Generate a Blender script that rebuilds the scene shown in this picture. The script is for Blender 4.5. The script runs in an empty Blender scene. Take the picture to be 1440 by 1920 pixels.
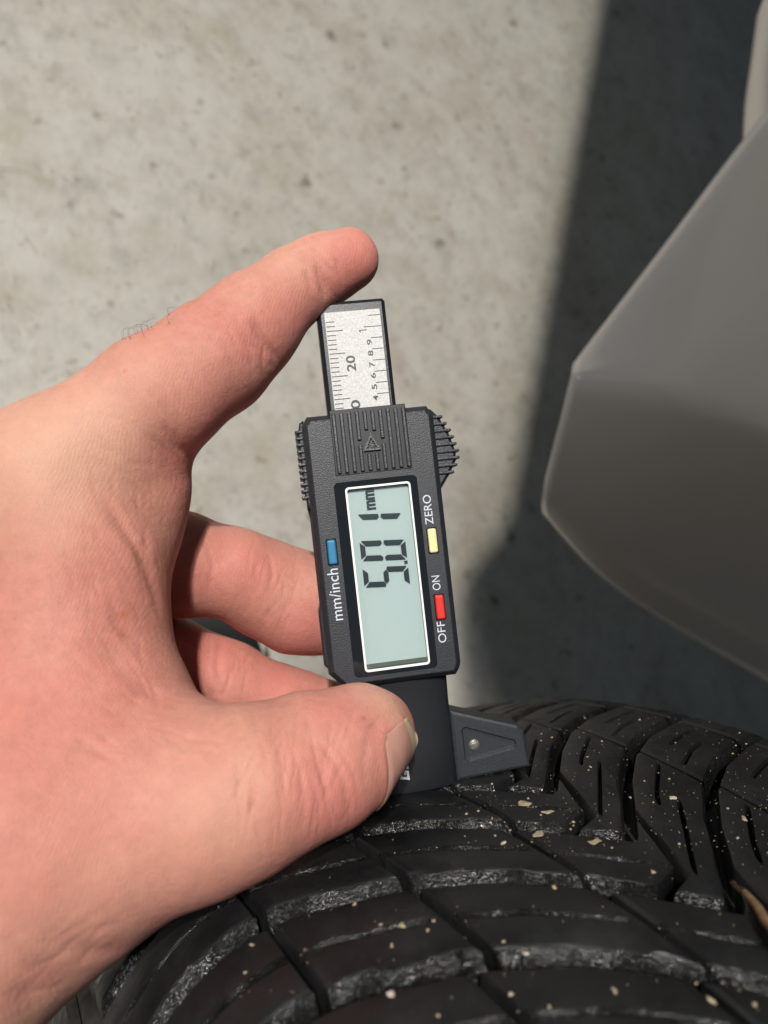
import bpy, bmesh, math, random
import numpy as np
from mathutils import Vector, Matrix
from mathutils.bvhtree import BVHTree
random.seed(7); rng = np.random.default_rng(7)
S = bpy.context.scene
COL = S.collection
MM = 0.001

# ------------------------------------------------------------------ camera frame
FPX = 1383.0                       # focal length in photo pixels (1440 wide)
PSI = math.radians(28.0)           # steering angle of the wheel seen from the camera
ROLL = 0.1105                      # the tread under the gauge leans left in the picture like the gauge does
zd = -0.87; zr, zu = 0.4411, 0.2205   # world up seen from the camera; keeps the wheel axle level
_l = math.sqrt(zr*zr+zu*zu+zd*zd); zr, zu, zd = zr/_l, zu/_l, zd/_l
R_T = 320.0                        # tyre radius, mm
# world axes written in (right, up, forward) components of the camera
Zc = Vector((zr, zu, zd)); dvec = Vector((0, 0, 1))
Yc = (dvec - Zc*dvec.dot(Zc)).normalized()
def cr(a, b):                      # cross product for the (right, up, forward) triple, which is left-handed
    return -Vector(a).cross(Vector(b))
Xc = cr(Yc, Zc).normalized()
r_w = Vector((Xc[0], Yc[0], Zc[0])); u_w = Vector((Xc[1], Yc[1], Zc[1])); d_w = Vector((Xc[2], Yc[2], Zc[2]))
P_c = Vector((6.5, -64.0, 172.0))                  # where the gauge foot meets the tread (camera frame, mm)
P_z = R_T*(1 - math.sin(ROLL)*zr + math.cos(ROLL)*zu)
CAM_H = P_z - (P_c[0]*zr + P_c[1]*zu + P_c[2]*zd)
CAM = Vector((0, 0, CAM_H*MM))
def W(x, y, dep): return CAM + (r_w*x + u_w*y + d_w*dep)*MM
def PC(px, py, dep): return np.array([(px-720)*dep/FPX, (960-py)*dep/FPX, dep])
def PX(px, py, dep): return W(*PC(px, py, dep))
def floor_pt(px, py):
    x, y = (px-720)/FPX, (960-py)/FPX
    s = CAM_H/-(zd + x*zr + y*zu)
    return W(x*s, y*s, s)

cam_d = bpy.data.cameras.new('camera'); cam = bpy.data.objects.new('camera', cam_d); COL.objects.link(cam)
cam.matrix_world = Matrix(((r_w.x, u_w.x, -d_w.x, CAM.x), (r_w.y, u_w.y, -d_w.y, CAM.y), (r_w.z, u_w.z, -d_w.z, CAM.z), (0, 0, 0, 1)))
cam_d.sensor_fit = 'HORIZONTAL'; cam_d.sensor_width = 36; cam_d.lens = 36*FPX/1440
cam_d.clip_start = 0.01; cam_d.clip_end = 50
cam_d.dof.use_dof = True; cam_d.dof.focus_distance = 0.166; cam_d.dof.aperture_fstop = 18
S.camera = cam
S.render.resolution_x, S.render.resolution_y = 768, 1024
S.render.engine = 'CYCLES'; S.cycles.max_bounces = 6; S.cycles.glossy_bounces = 3; S.cycles.diffuse_bounces = 3

# ------------------------------------------------------------------ light
wd = bpy.data.worlds.new('World'); S.world = wd; wd.use_nodes = True
bg = wd.node_tree.nodes['Background']; bg.inputs[0].default_value = (0.50, 0.77, 1.0, 1); bg.inputs[1].default_value = 0.048
def lamp(name, pos, target, power, size, col):
    l = bpy.data.lights.new(name, 'AREA'); l.shape = 'DISK'; l.size = size; l.energy = power; l.color = col
    o = bpy.data.objects.new(name, l); COL.objects.link(o); o.location = pos
    o.rotation_euler = (Vector(target)-Vector(pos)).to_track_quat('-Z', 'Y').to_euler()
    return o
mid = W(0, 0, 300)
KEY_DIR = (r_w*0.0 + u_w*0.48 - d_w*0.87).normalized()
KEY = mid + KEY_DIR*1.9
lamp('ceiling_or_fill_lamp', KEY, mid, 31, 0.075, (1.0, 0.95, 0.86))
SIDE = mid + (r_w*-0.45 + u_w*0.75 - d_w*0.50).normalized()*2.1
lamp('ceiling_or_fill_lamp', SIDE, mid, 4.4, 0.35, (0.84, 0.93, 1.0))  # added side fill, put in to brighten the bumper's upper face
FILL = mid + (r_w*0.0 + u_w*0.36 - d_w*0.92).normalized()*2.0
lamp('ceiling_or_fill_lamp', FILL, mid, 19, 0.16, (0.97, 0.97, 1.0))
S.view_settings.view_transform = 'Standard'; S.view_settings.look = 'None'; S.view_settings.gamma = 1
S.view_settings.exposure = 0.08

# ------------------------------------------------------------------ materials
def new_mat(name):
    m = bpy.data.materials.new(name); m.use_nodes = True
    return m, m.node_tree.nodes, m.node_tree.links, m.node_tree.nodes['Principled BSDF']
def plain(name, col, rough=0.5, bump=0.0, scale=3000, metal=0.0, spec=0.5, vary=0.0, vscale=200, emit=None):
    m, N, L, B = new_mat(name)
    B.inputs['Base Color'].default_value = (*col, 1); B.inputs['Roughness'].default_value = rough
    B.inputs['Metallic'].default_value = metal; B.inputs['Specular IOR Level'].default_value = spec
    tc = N.new('ShaderNodeTexCoord')
    if vary:
        nz = N.new('ShaderNodeTexNoise'); nz.inputs['Scale'].default_value = vscale; nz.inputs['Detail'].default_value = 5
        L.new(tc.outputs['Object'], nz.inputs['Vector'])
        rp = N.new('ShaderNodeValToRGB')
        rp.color_ramp.elements[0].position = 0.3; rp.color_ramp.elements[1].position = 0.7
        rp.color_ramp.elements[0].color = (*[c*(1-vary) for c in col], 1); rp.color_ramp.elements[1].color = (*[min(1, c*(1+vary)) for c in col], 1)
        L.new(nz.outputs['Fac'], rp.inputs[0]); L.new(rp.outputs[0], B.inputs['Base Color'])
    if bump:
        n2 = N.new('ShaderNodeTexNoise'); n2.inputs['Scale'].default_value = scale; n2.inputs['Detail'].default_value = 2
        L.new(tc.outputs['Object'], n2.inputs['Vector'])
        b = N.new('ShaderNodeBump'); b.inputs['Strength'].default_value = bump; b.inputs['Distance'].default_value = 0.0003
        L.new(n2.outputs['Fac'], b.inputs['Height']); L.new(b.outputs[0], B.inputs['Normal'])
    return m
M = {}
M['plastic'] = plain('black_plastic', (0.021, 0.023, 0.028), 0.44, 0.32, 3800, vary=0.12, vscale=900)
M['plastic_rib'] = plain('ribbed_plastic', (0.032, 0.034, 0.040), 0.34, 0.25, 3800)
M['plastic_smooth'] = plain('smooth_plastic', (0.014, 0.015, 0.018), 0.42, 0.12, 3000)
M['groove'] = plain('groove_shade_plastic', (0.007, 0.0075, 0.009), 0.5)  # body plastic painted darker to stand in for shade between grip ribs
M['bezel'] = plain('bezel_glass', (0.012, 0.015, 0.018), 0.10, 0.0)
M['white_print'] = plain('white_print', (0.80, 0.80, 0.78), 0.45)
M['grey_print'] = plain('grey_print', (0.55, 0.60, 0.66), 0.5, vary=0.25, vscale=2500)
M['black_print'] = plain('black_print', (0.03, 0.03, 0.03), 0.5)
M['lcd'] = plain('lcd_panel', (0.47, 0.535, 0.55), 0.30, 0.08, 9000, vary=0.05, vscale=6000)
M['segment'] = plain('lcd_segment', (0.018, 0.028, 0.035), 0.4)
M['lcd_border'] = plain('lcd_border', (0.10, 0.115, 0.105), 0.4)
M['blue'] = plain('blue_button', (0.02, 0.17, 0.33), 0.45, 0.05)
M['yellow'] = plain('cream_button', (0.78, 0.68, 0.33), 0.45, 0.05)
M['red'] = plain('red_button', (0.66, 0.025, 0.018), 0.45, 0.05)
M['screw'] = plain('steel', (0.22, 0.22, 0.19), 0.4, 0.8, 1800, metal=0.6)
M['plate'] = plain('scale_plate', (0.52, 0.515, 0.50), 0.5, 0.35, 3500, vary=0.22, vscale=3600)
M['nail'] = plain('nail', (0.54, 0.285, 0.225), 0.20, 0.04, 900, vary=0.08, vscale=250)
M['nail_edge'] = plain('nail_edge', (0.55, 0.42, 0.28), 0.35)
M['hair'] = plain('hair', (0.03, 0.02, 0.012), 0.5)
M['shoe'] = plain('shoe_leather', (0.015, 0.016, 0.018), 0.5, 0.2, 600)
M['sole'] = plain('shoe_sole', (0.72, 0.68, 0.60), 0.6)
M['leaf'] = plain('dry_leaf', (0.30, 0.25, 0.16), 0.7, vary=0.3, vscale=700)
M['stone'] = plain('stone_chip', (0.34, 0.27, 0.18), 0.6, vary=0.35, vscale=900)
M['stone_white'] = plain('pale_chip', (0.44, 0.37, 0.30), 0.6, vary=0.2, vscale=900)
M['twig'] = plain('twig_bark', (0.19, 0.11, 0.05), 0.7, 0.4, 700, vary=0.3, vscale=500)
m, N, L, B = new_mat('clear_pane')      # thin clear pane: transparent with a mirror-like coat
for n in list(N):
    if n.type != 'OUTPUT_MATERIAL': N.remove(n)
tr = N.new('ShaderNodeBsdfTransparent'); tr.inputs[0].default_value = (0.95, 0.97, 0.96, 1)
gl = N.new('ShaderNodeBsdfGlossy'); gl.inputs['Roughness'].default_value = 0.03
fr = N.new('ShaderNodeFresnel'); fr.inputs['IOR'].default_value = 1.5
mx = N.new('ShaderNodeMixShader'); L.new(fr.outputs[0], mx.inputs[0]); L.new(tr.outputs[0], mx.inputs[1]); L.new(gl.outputs[0], mx.inputs[2])
L.new(mx.outputs[0], [n for n in N if n.type == 'OUTPUT_MATERIAL'][0].inputs[0]); M['pane'] = m

# concrete floor
m, N, L, B = new_mat('concrete'); M['concrete'] = m
tc = N.new('ShaderNodeTexCoord')
def noise(sc, det=6, rough=0.55, vec=None, dist=0.0):
    n = N.new('ShaderNodeTexNoise'); n.inputs['Scale'].default_value = sc; n.inputs['Detail'].default_value = det
    n.inputs['Roughness'].default_value = rough; n.inputs['Distortion'].default_value = dist
    L.new(vec if vec is not None else tc.outputs['Object'], n.inputs['Vector']); return n
def ramp(src, stops):
    r = N.new('ShaderNodeValToRGB'); e = r.color_ramp.elements
    while len(e) < len(stops): e.new(0.5)
    for el, (p, c) in zip(e, stops): el.position = p; el.color = (*c, 1) if len(c) == 3 else c
    L.new(src, r.inputs[0]); return r
def mixc(fac, a, b, mode='MIX'):
    x = N.new('ShaderNodeMix'); x.data_type = 'RGBA'; x.blend_type = mode
    if hasattr(fac, 'links'): L.new(fac, x.inputs[0])
    else: x.inputs[0].default_value = fac
    for s, v in ((x.inputs[6], a), (x.inputs[7], b)):
        if hasattr(v, 'links'): L.new(v, s)
        else: s.default_value = (*v, 1)
    return x.outputs[2]
g = lambda v: (v, v, v)
big = ramp(noise(7, 6, 0.6).outputs['Fac'], [(0.3, (0.395, 0.365, 0.31)), (0.7, (0.46, 0.435, 0.39))])
med = ramp(noise(48, 8, 0.68).outputs['Fac'], [(0.36, g(0.80)), (0.50, g(1.0)), (0.64, g(1.08))])
c1 = mixc(1.0, big.outputs[0], med.outputs[0], 'MULTIPLY')
fine = ramp(noise(190, 6, 0.7).outputs['Fac'], [(0.34, g(0.86)), (0.55, g(1.0))])
c2 = mixc(0.9, c1, fine.outputs[0], 'MULTIPLY')
pt = ramp(noise(11, 9, 0.72, dist=0.4).outputs['Fac'], [(0.44, g(0)), (0.58, g(0.55))]); c2 = mixc(pt.outputs[0], c2, (0.49, 0.47, 0.425))
mo = N.new('ShaderNodeMapping'); mo.inputs['Location'].default_value = (3.3, 7.1, 0); L.new(tc.outputs['Object'], mo.inputs[0])
br = ramp(noise(16, 9, 0.72, mo.outputs[0]).outputs['Fac'], [(0.50, g(0)), (0.66, g(0.55))]); c2 = mixc(br.outputs[0], c2, (0.33, 0.28, 0.205))
# brown smudges
smn = noise(26, 5, 0.6, dist=1.2); sm2 = noise(5, 3)
smr = ramp(smn.outputs['Fac'], [(0.60, g(0)), (0.70, g(1))]); sm3 = ramp(sm2.outputs['Fac'], [(0.42, g(0)), (0.6, g(1))])
smf = mixc(1.0, smr.outputs[0], sm3.outputs[0], 'MULTIPLY')
hf = N.new('ShaderNodeMath'); hf.operation = 'MULTIPLY'; hf.inputs[1].default_value = 0.45; L.new(smf, hf.inputs[0])
c3 = mixc(hf.outputs[0], c2, (0.24, 0.195, 0.13))
# dark spots
wob = noise(60, 3); wv = N.new('ShaderNodeVectorMath'); wv.operation = 'SCALE'; wv.inputs['Scale'].default_value = 0.02; L.new(wob.outputs['Color'], wv.inputs[0])
wa = N.new('ShaderNodeVectorMath'); wa.operation = 'ADD'; L.new(tc.outputs['Object'], wa.inputs[0]); L.new(wv.outputs[0], wa.inputs[1])
def spots(sc, r0, r1, keep, col, cin, strength, rot=None):
    v = N.new('ShaderNodeTexVoronoi'); v.inputs['Scale'].default_value = sc
    if rot is None: L.new(wa.outputs[0], v.inputs['Vector'])
    else:
        m_ = N.new('ShaderNodeMapping'); m_.inputs['Rotation'].default_value = (0, 0, rot); m_.inputs['Scale'].default_value = (1, 4.5, 1); L.new(wa.outputs[0], m_.inputs[0]); L.new(m_.outputs[0], v.inputs['Vector'])
    sp = ramp(v.outputs['Distance'], [(r0, g(1)), (r1, g(0))])
    sx = N.new('ShaderNodeSeparateColor'); L.new(v.outputs['Color'], sx.inputs[0])
    gt = N.new('ShaderNodeMath'); gt.operation = 'GREATER_THAN'; gt.inputs[1].default_value = keep; L.new(sx.outputs[0], gt.inputs[0])
    mu = N.new('ShaderNodeMath'); mu.operation = 'MULTIPLY'; L.new(sp.outputs[0], mu.inputs[0]); L.new(gt.outputs[0], mu.inputs[1])
    m2 = N.new('ShaderNodeMath'); m2.operation = 'MULTIPLY'; m2.inputs[1].default_value = strength; L.new(mu.outputs[0], m2.inputs[0])
    return mixc(m2.outputs[0], cin, col)
c4 = spots(22, 0.05, 0.16, 0.58, (0.10, 0.085, 0.06), c3, 0.75)
c5 = spots(60, 0.08, 0.26, 0.70, (0.17, 0.14, 0.095), c4, 0.6)
c5 = spots(130, 0.10, 0.30, 0.72, (0.22, 0.18, 0.13), c5, 0.5)
for q_, ro in enumerate((0.3, 1.4, 2.4)): c5 = spots(26+6*q_, 0.03, 0.20, 0.74, (0.15, 0.12, 0.08), c5, 0.6, ro)
# scratches: stretched noise
mp = N.new('ShaderNodeMapping'); mp.inputs['Rotation'].default_value = (0, 0, 0.7); mp.inputs['Scale'].default_value = (40, 190, 1); L.new(wa.outputs[0], mp.inputs[0])
sc = ramp(noise(1.0, 3, 0.5, mp.outputs[0], 0.8).outputs['Fac'], [(0.655, g(0)), (0.70, g(1))])
scf = N.new('ShaderNodeMath'); scf.operation = 'MULTIPLY'; scf.inputs[1].default_value = 0.22; L.new(sc.outputs[0], scf.inputs[0])
c6 = mixc(scf.outputs[0], c5, (0.17, 0.14, 0.10))
L.new(c6, B.inputs['Base Color']); B.inputs['Roughness'].default_value = 0.55
bp = N.new('ShaderNodeBump'); bp.inputs['Strength'].default_value = 0.25; bp.inputs['Distance'].default_value = 0.002
L.new(med.outputs[0], bp.inputs['Height']); L.new(bp.outputs[0], B.inputs['Normal'])

# car paint
m, N, L, B = new_mat('white_car_paint'); M['paint'] = m
B.inputs['Base Color'].default_value = (0.62, 0.60, 0.58, 1); B.inputs['Roughness'].default_value = 0.30
B.inputs['Coat Weight'].default_value = 0.6; B.inputs['Coat Roughness'].default_value = 0.08
tc = N.new('ShaderNodeTexCoord')
dr = ramp(noise(9, 4).outputs['Fac'], [(0.3, (0.76, 0.70, 0.65)), (0.7, (0.81, 0.755, 0.705))]); L.new(dr.outputs[0], B.inputs['Base Color'])

# rubber
def rubber(name, col, rough, bump, bscale, dist, coat=0.0, det=5):
    global N, L, tc
    m, N, L, B = new_mat(name); tc = N.new('ShaderNodeTexCoord')
    a = ramp(noise(45, 5).outputs['Fac'], [(0.3, [c*0.55 for c in col]), (0.55, [c*1.1 for c in col]), (0.75, [c*k_ for c, k_ in zip(col, (2.3, 2.1, 1.8))])])
    L.new(a.outputs[0], B.inputs['Base Color'])
    rr = ramp(noise(90, 5, 0.65).outputs['Fac'], [(0.35, g(rough*0.75)), (0.7, g(min(1, rough*1.4)))]); L.new(rr.outputs[0], B.inputs['Roughness'])
    n1 = noise(bscale, det, 0.7); b = N.new('ShaderNodeBump'); b.inputs['Strength'].default_value = bump; b.inputs['Distance'].default_value = dist
    L.new(n1.outputs['Fac'], b.inputs['Height']); L.new(b.outputs[0], B.inputs['Normal'])
    B.inputs['Specular IOR Level'].default_value = coat
    if det != 5:
        pw = ramp(noise(150, 4, 0.6).outputs['Fac'], [(0.40, g(0.06)), (0.58, g(coat))]); L.new(pw.outputs[0], B.inputs['Specular IOR Level'])
    return m
M['rubber'] = rubber('tread_rubber', (0.0075, 0.0075, 0.008), 0.48, 0.35, 900, 0.0004, 0.36)
M['rubber_worn'] = rubber('worn_edge_rubber', (0.010, 0.010, 0.010), 0.13, 1.0, 1150, 0.0008, 0.72, det=2)
M['rubber_side'] = rubber('sidewall_rubber', (0.016, 0.0155, 0.016), 0.55, 0.25, 500, 0.0004, 0.3)

# skin
m, N, L, B = new_mat('skin'); M['skin'] = m; tc = N.new('ShaderNodeTexCoord')
b1 = ramp(noise(32, 4, 0.6).outputs['Fac'], [(0.28, (0.475, 0.180, 0.138)), (0.5, (0.515, 0.228, 0.172)), (0.72, (0.55, 0.285, 0.210))])
b2 = ramp(noise(420, 6, 0.7).outputs['Fac'], [(0.3, g(0.84)), (0.65, g(1.06))])
wsk = noise(300, 2); wsv = N.new('ShaderNodeVectorMath'); wsv.operation = 'SCALE'; wsv.inputs['Scale'].default_value = 0.0014; L.new(wsk.outputs['Color'], wsv.inputs[0])
wsa = N.new('ShaderNodeVectorMath'); wsa.operation = 'ADD'; L.new(tc.outputs['Object'], wsa.inputs[0]); L.new(wsv.outputs[0], wsa.inputs[1])
ve = N.new('ShaderNodeTexVoronoi'); ve.feature = 'DISTANCE_TO_EDGE'; ve.inputs['Scale'].default_value = 950; L.new(wsa.outputs[0], ve.inputs['Vector'])
lines = ramp(ve.outputs['Distance'], [(0.0, g(0.90)), (0.10, g(1.0))])
sk = mixc(1.0, b1.outputs[0], b2.outputs[0], 'MULTIPLY')
at = N.new('ShaderNodeAttribute'); at.attribute_name = 'flush'
at3 = N.new('ShaderNodeAttribute'); at3.attribute_name = 'pale'
sk = mixc(at3.outputs['Fac'], sk, (0.60, 0.365, 0.255))
sk = mixc(at.outputs['Fac'], sk, (0.56, 0.185, 0.158))
at2 = N.new('ShaderNodeAttribute'); at2.attribute_name = 'mark'
sk = mixc(at2.outputs['Fac'], sk, (0.40, 0.13, 0.08))
L.new(sk, B.inputs['Base Color'])
B.inputs['Roughness'].default_value = 0.58; B.inputs['Specular IOR Level'].default_value = 0.26
B.inputs['Subsurface Weight'].default_value = 0.45; B.inputs['Subsurface Radius'].default_value = (1.0, 0.35, 0.18); B.inputs['Subsurface Scale'].default_value = 0.0028
v1 = N.new('ShaderNodeTexVoronoi'); v1.inputs['Scale'].default_value = 1100; L.new(tc.outputs['Object'], v1.inputs['Vector'])
n1 = noise(420, 5, 0.65)
# friction ridges along the fingers (fine wave, distorted)
wv_ = N.new('ShaderNodeTexWave'); wv_.wave_type = 'BANDS'; wv_.bands_direction = 'DIAGONAL'; wv_.inputs['Scale'].default_value = 640; wv_.inputs['Distortion'].default_value = 9; wv_.inputs['Detail'].default_value = 1.5; wv_.inputs['Detail Scale'].default_value = 0.25
L.new(tc.outputs['Object'], wv_.inputs['Vector'])
mA = N.new('ShaderNodeMath'); mA.operation = 'MULTIPLY_ADD'; mA.inputs[1].default_value = 0.5; L.new(lines.outputs[0], mA.inputs[0]); mA.inputs[1].default_value = 1.6; L.new(n1.outputs['Fac'], mA.inputs[2])
mB = N.new('ShaderNodeMath'); mB.operation = 'MULTIPLY_ADD'; mB.inputs[1].default_value = 0.10; L.new(wv_.outputs['Fac'], mB.inputs[0]); L.new(mA.outputs[0], mB.inputs[2])
b = N.new('ShaderNodeBump'); b.inputs['Strength'].default_value = 0.60; b.inputs['Distance'].default_value = 0.00030
L.new(mB.outputs[0], b.inputs['Height']); L.new(b.outputs[0], B.inputs['Normal'])

# ------------------------------------------------------------------ object helpers
def link(name, me, mats, parent=None, smooth=False):
    o = bpy.data.objects.new(name, me); COL.objects.link(o)
    for mt in (mats if isinstance(mats, (list, tuple)) else [mats]): me.materials.append(M[mt] if isinstance(mt, str) else mt)
    if parent is not None: o.parent = parent
    if smooth:
        for p in me.polygons: p.use_smooth = True
    return o
def bm_obj(name, bm, mats, parent=None, smooth=False):
    bmesh.ops.recalc_face_normals(bm, faces=bm.faces)
    me = bpy.data.meshes.new(name); bm.to_mesh(me); bm.free()
    return link(name, me, mats, parent, smooth)
def tag(o, label=None, cat=None, group=None, kind=None):
    if label: o['label'] = label
    if cat: o['category'] = cat
    if group: o['group'] = group
    if kind: o['kind'] = kind
    return o
def empty(name, mat):
    o = bpy.data.objects.new(name, None); COL.objects.link(o); o.matrix_world = mat; o.empty_display_size = 0.01
    return o
def rings(bm, loops, cap0=True, cap1=True):
    vs = [[bm.verts.new(p) for p in lp] for lp in loops]
    n = len(vs[0])
    for a, b_ in zip(vs[:-1], vs[1:]):
        for i in range(n): bm.faces.new((a[i], a[(i+1) % n], b_[(i+1) % n], b_[i]))
    if cap0: bm.faces.new(vs[0][::-1])
    if cap1: bm.faces.new(vs[-1])
    return vs
def rrect(x0, x1, y0, y1, r, n=5):
    out = []
    for cx, cy, a0 in ((x1-r, y1-r, 0), (x0+r, y1-r, 90), (x0+r, y0+r, 180), (x1-r, y0+r, 270)):
        for k in range(n+1):
            a = math.radians(a0+90*k/n); out.append((cx+r*math.cos(a), cy+r*math.sin(a)))
    return out
def inset(poly, d):
    # offset a counter-clockwise polygon inwards by d
    n = len(poly); out = []
    for i in range(n):
        p0, p1, p2 = Vector(poly[i-1]), Vector(poly[i]), Vector(poly[(i+1) % n])
        e1 = (p1-p0).normalized(); e2 = (p2-p1).normalized()
        n1 = Vector((-e1.y, e1.x)); n2 = Vector((-e2.y, e2.x))
        b_ = n1+n2; b_ = b_/max(0.35, b_.dot(b_)/2) if b_.length > 1e-6 else n1
        out.append(tuple(p1 + b_*d))
    return out
def prism(name, poly, z0, z1, bev, mat, parent, smooth=False, steps=2):
    """extruded outline (mm) with rounded front edge; z1 is the front"""
    bm = bmesh.new(); lp = [[(x*MM, y*MM, z0*MM) for x, y in poly]]
    if bev:
        for k in range(steps+1):
            a = math.pi/2*k/steps; ins = bev*(1-math.cos(a)); q = inset(poly, ins) if ins > 1e-6 else poly
            lp.append([(x*MM, y*MM, (z1-bev+bev*math.sin(a))*MM) for x, y in q])
    else: lp.append([(x*MM, y*MM, z1*MM) for x, y in poly])
    rings(bm, lp); return bm_obj(name, bm, mat, parent, smooth)
def ring_plate(name, outer, inner, z0, z1, mat, parent):
    bm = bmesh.new()
    def loop(p, z): return [bm.verts.new((x*MM, y*MM, z*MM)) for x, y in p]
    def edges(v): return [bm.edges.new((v[i], v[(i+1) % len(v)])) for i in range(len(v))]
    for z in (z0, z1):
        o_, i_ = loop(outer, z), loop(inner, z)
        bmesh.ops.triangle_fill(bm, use_beauty=True, use_dissolve=False, edges=edges(o_)+edges(i_))
        if z == z0: ob, ib = o_, i_
    for lo, hi in ((ob, o_), (ib, i_)):
        for i in range(len(lo)): bm.faces.new((lo[i], lo[(i+1) % len(lo)], hi[(i+1) % len(lo)], hi[i]))
    return bm_obj(name, bm, mat, parent)
def text_obj(name, body, cx, cy, z, length, height, mat, parent, rot=math.pi/2, shear=0.0, bold=0.0):
    cu = bpy.data.curves.new(name, 'FONT'); cu.body = body; cu.offset = bold; cu.resolution_u = 4
    t = bpy.data.objects.new(name, cu); COL.objects.link(t)
    dg = bpy.context.evaluated_depsgraph_get(); me = bpy.data.meshes.new_from_object(t.evaluated_get(dg))
    bpy.data.objects.remove(t); bpy.data.curves.remove(cu)
    n = len(me.vertices); co = np.empty(n*3); me.vertices.foreach_get('co', co); co = co.reshape(-1, 3)
    lo, hi = co.min(0), co.max(0); co = (co-(lo+hi)/2)/np.maximum(hi-lo, 1e-6)*[length, height, 0]
    co[:, 0] += shear*co[:, 1]
    c, s = math.cos(rot), math.sin(rot); xy = co[:, :2] @ np.array([[c, s], [-s, c]])
    co = np.column_stack([xy[:, 0]+cx, xy[:, 1]+cy, np.full(n, z)])*MM
    me.vertices.foreach_set('co', co.ravel()); me.update(); me.name = name; me.materials.clear()
    return link(name, me, mat, parent)

# ------------------------------------------------------------------ floor
bm = bmesh.new(); s = 4.0
for x, y in ((-s, -s), (s, -s), (s, s), (-s, s)): bm.verts.new((x, y, 0))
bm.faces.new(bm.verts); fl = bm_obj('floor', bm, 'concrete'); tag(fl, kind='structure')

# ------------------------------------------------------------------ tyre
rl_w = r_w*math.cos(ROLL)+u_w*math.sin(ROLL); n_w = u_w*math.cos(ROLL)-r_w*math.sin(ROLL)
a_w = rl_w*math.cos(PSI) + d_w*math.sin(PSI); c_w = -rl_w*math.sin(PSI) + d_w*math.cos(PSI)
A_P = -22.0                                     # axial position of the gauge foot on the tread
P_w = W(*P_c)
def drop(a):
    a = abs(a); d = a*a/1300.0
    if a > 64: d += (a-64)**2/46.0
    return d
TC = P_w - n_w*((R_T-drop(A_P))*MM) - a_w*(A_P*MM)
TM = Matrix(((a_w.x, c_w.x, n_w.x, TC.x), (a_w.y, c_w.y, n_w.y, TC.y), (a_w.z, c_w.z, n_w.z, TC.z), (0, 0, 0, 1)))
car = empty('car', Matrix.Translation(Vector((TC.x, TC.y, 0))))
tag(car, 'car with a wet black tyre and pale grey body corner beside the gauge', 'car')
tyre = empty('tyre', TM); bpy.context.view_layer.update(); tyre.parent = car; tyre.matrix_parent_inverse = car.matrix_world.inverted()
tyre['label'] = 'wet black tyre with worn tread blocks and grit'
def surf(a, c, h):
    th = c/R_T; r = R_T - drop(a) + h
    return (a*MM, math.sin(th)*r*MM, math.cos(th)*r*MM)
# carcass: groove floor, shoulders and sidewalls, revolved
prof = [(a, R_T-drop(a)-7.0) for a in range(-90, 91, 6)]
sw = [(95, R_T-drop(90)-9), (99, R_T-38), (103, R_T-52), (105, R_T-68), (104, R_T-84), (99, R_T-100), (92, R_T-112), (86, R_T-118), (80, R_T-112)]
full = [(-a, r) for a, r in sw[::-1]] + prof + sw
NS = 180
V = []; Fc = []
for k in range(NS):
    th = 2*math.pi*k/NS
    for a, r in full: V.append((a*MM, math.sin(th)*r*MM, math.cos(th)*r*MM))
n = len(full)
for k in range(NS):
    for i in range(n-1): Fc.append((k*n+i, k*n+i+1, ((k+1) % NS)*n+i+1, ((k+1) % NS)*n+i))
me = bpy.data.meshes.new('carcass'); me.from_pydata(V, [], Fc); me.update(); link('carcass', me, 'rubber_side', tyre, True)
Vr = []; Fr = []; rp_ = [(-80, 204), (-74, 200), (-60, 192), (-52, 170), (-46, 110), (-40, 60), (-52, 34), (-54, 0.5)]
for k in range(72):
    th = 2*math.pi*k/72
    for a, r in rp_: Vr.append((a*MM, math.sin(th)*r*MM, math.cos(th)*r*MM))
for k in range(72):
    for i in range(7): Fr.append((k*8+i, k*8+i+1, ((k+1) % 72)*8+i+1, ((k+1) % 72)*8+i))
me = bpy.data.meshes.new('rim'); me.from_pydata(Vr, [], Fr); me.update(); link('rim', me, 'screw', tyre, True)
# moulded ribs on the visible sidewall
bm = bmesh.new()
for rr_, aa in ((R_T-33, -97.0), (R_T-60, -104.3), (R_T-90, -102.5)):
    lo = []
    for k in range(240):
        th = 2*math.pi*k/240; sn, cs = math.sin(th), math.cos(th)
        lo.append([bm.verts.new((x*MM, sn*r*MM, cs*r*MM)) for x, r in ((aa+1, rr_+1.5), (aa-1.2, rr_+0.8), (aa-1.2, rr_-0.8), (aa+1, rr_-1.5))])
    for k in range(240):
        p, q = lo[k], lo[(k+1) % 240]
        for i in range(3): bm.faces.new((p[i], p[i+1], q[i+1], q[i]))
bm_obj('sidewall_rib', bm, 'rubber_side', tyre, True)
fa = [0, 18, 30, 43, 60, 80, 96]; fv = [0, 18.5, 28.5, 36, 42, 46, 48]
def fV(a): return float(np.interp(abs(a), fa, fv))
PITCH = 22.6; GROOVE = 3.0; C0 = -22.0
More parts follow.
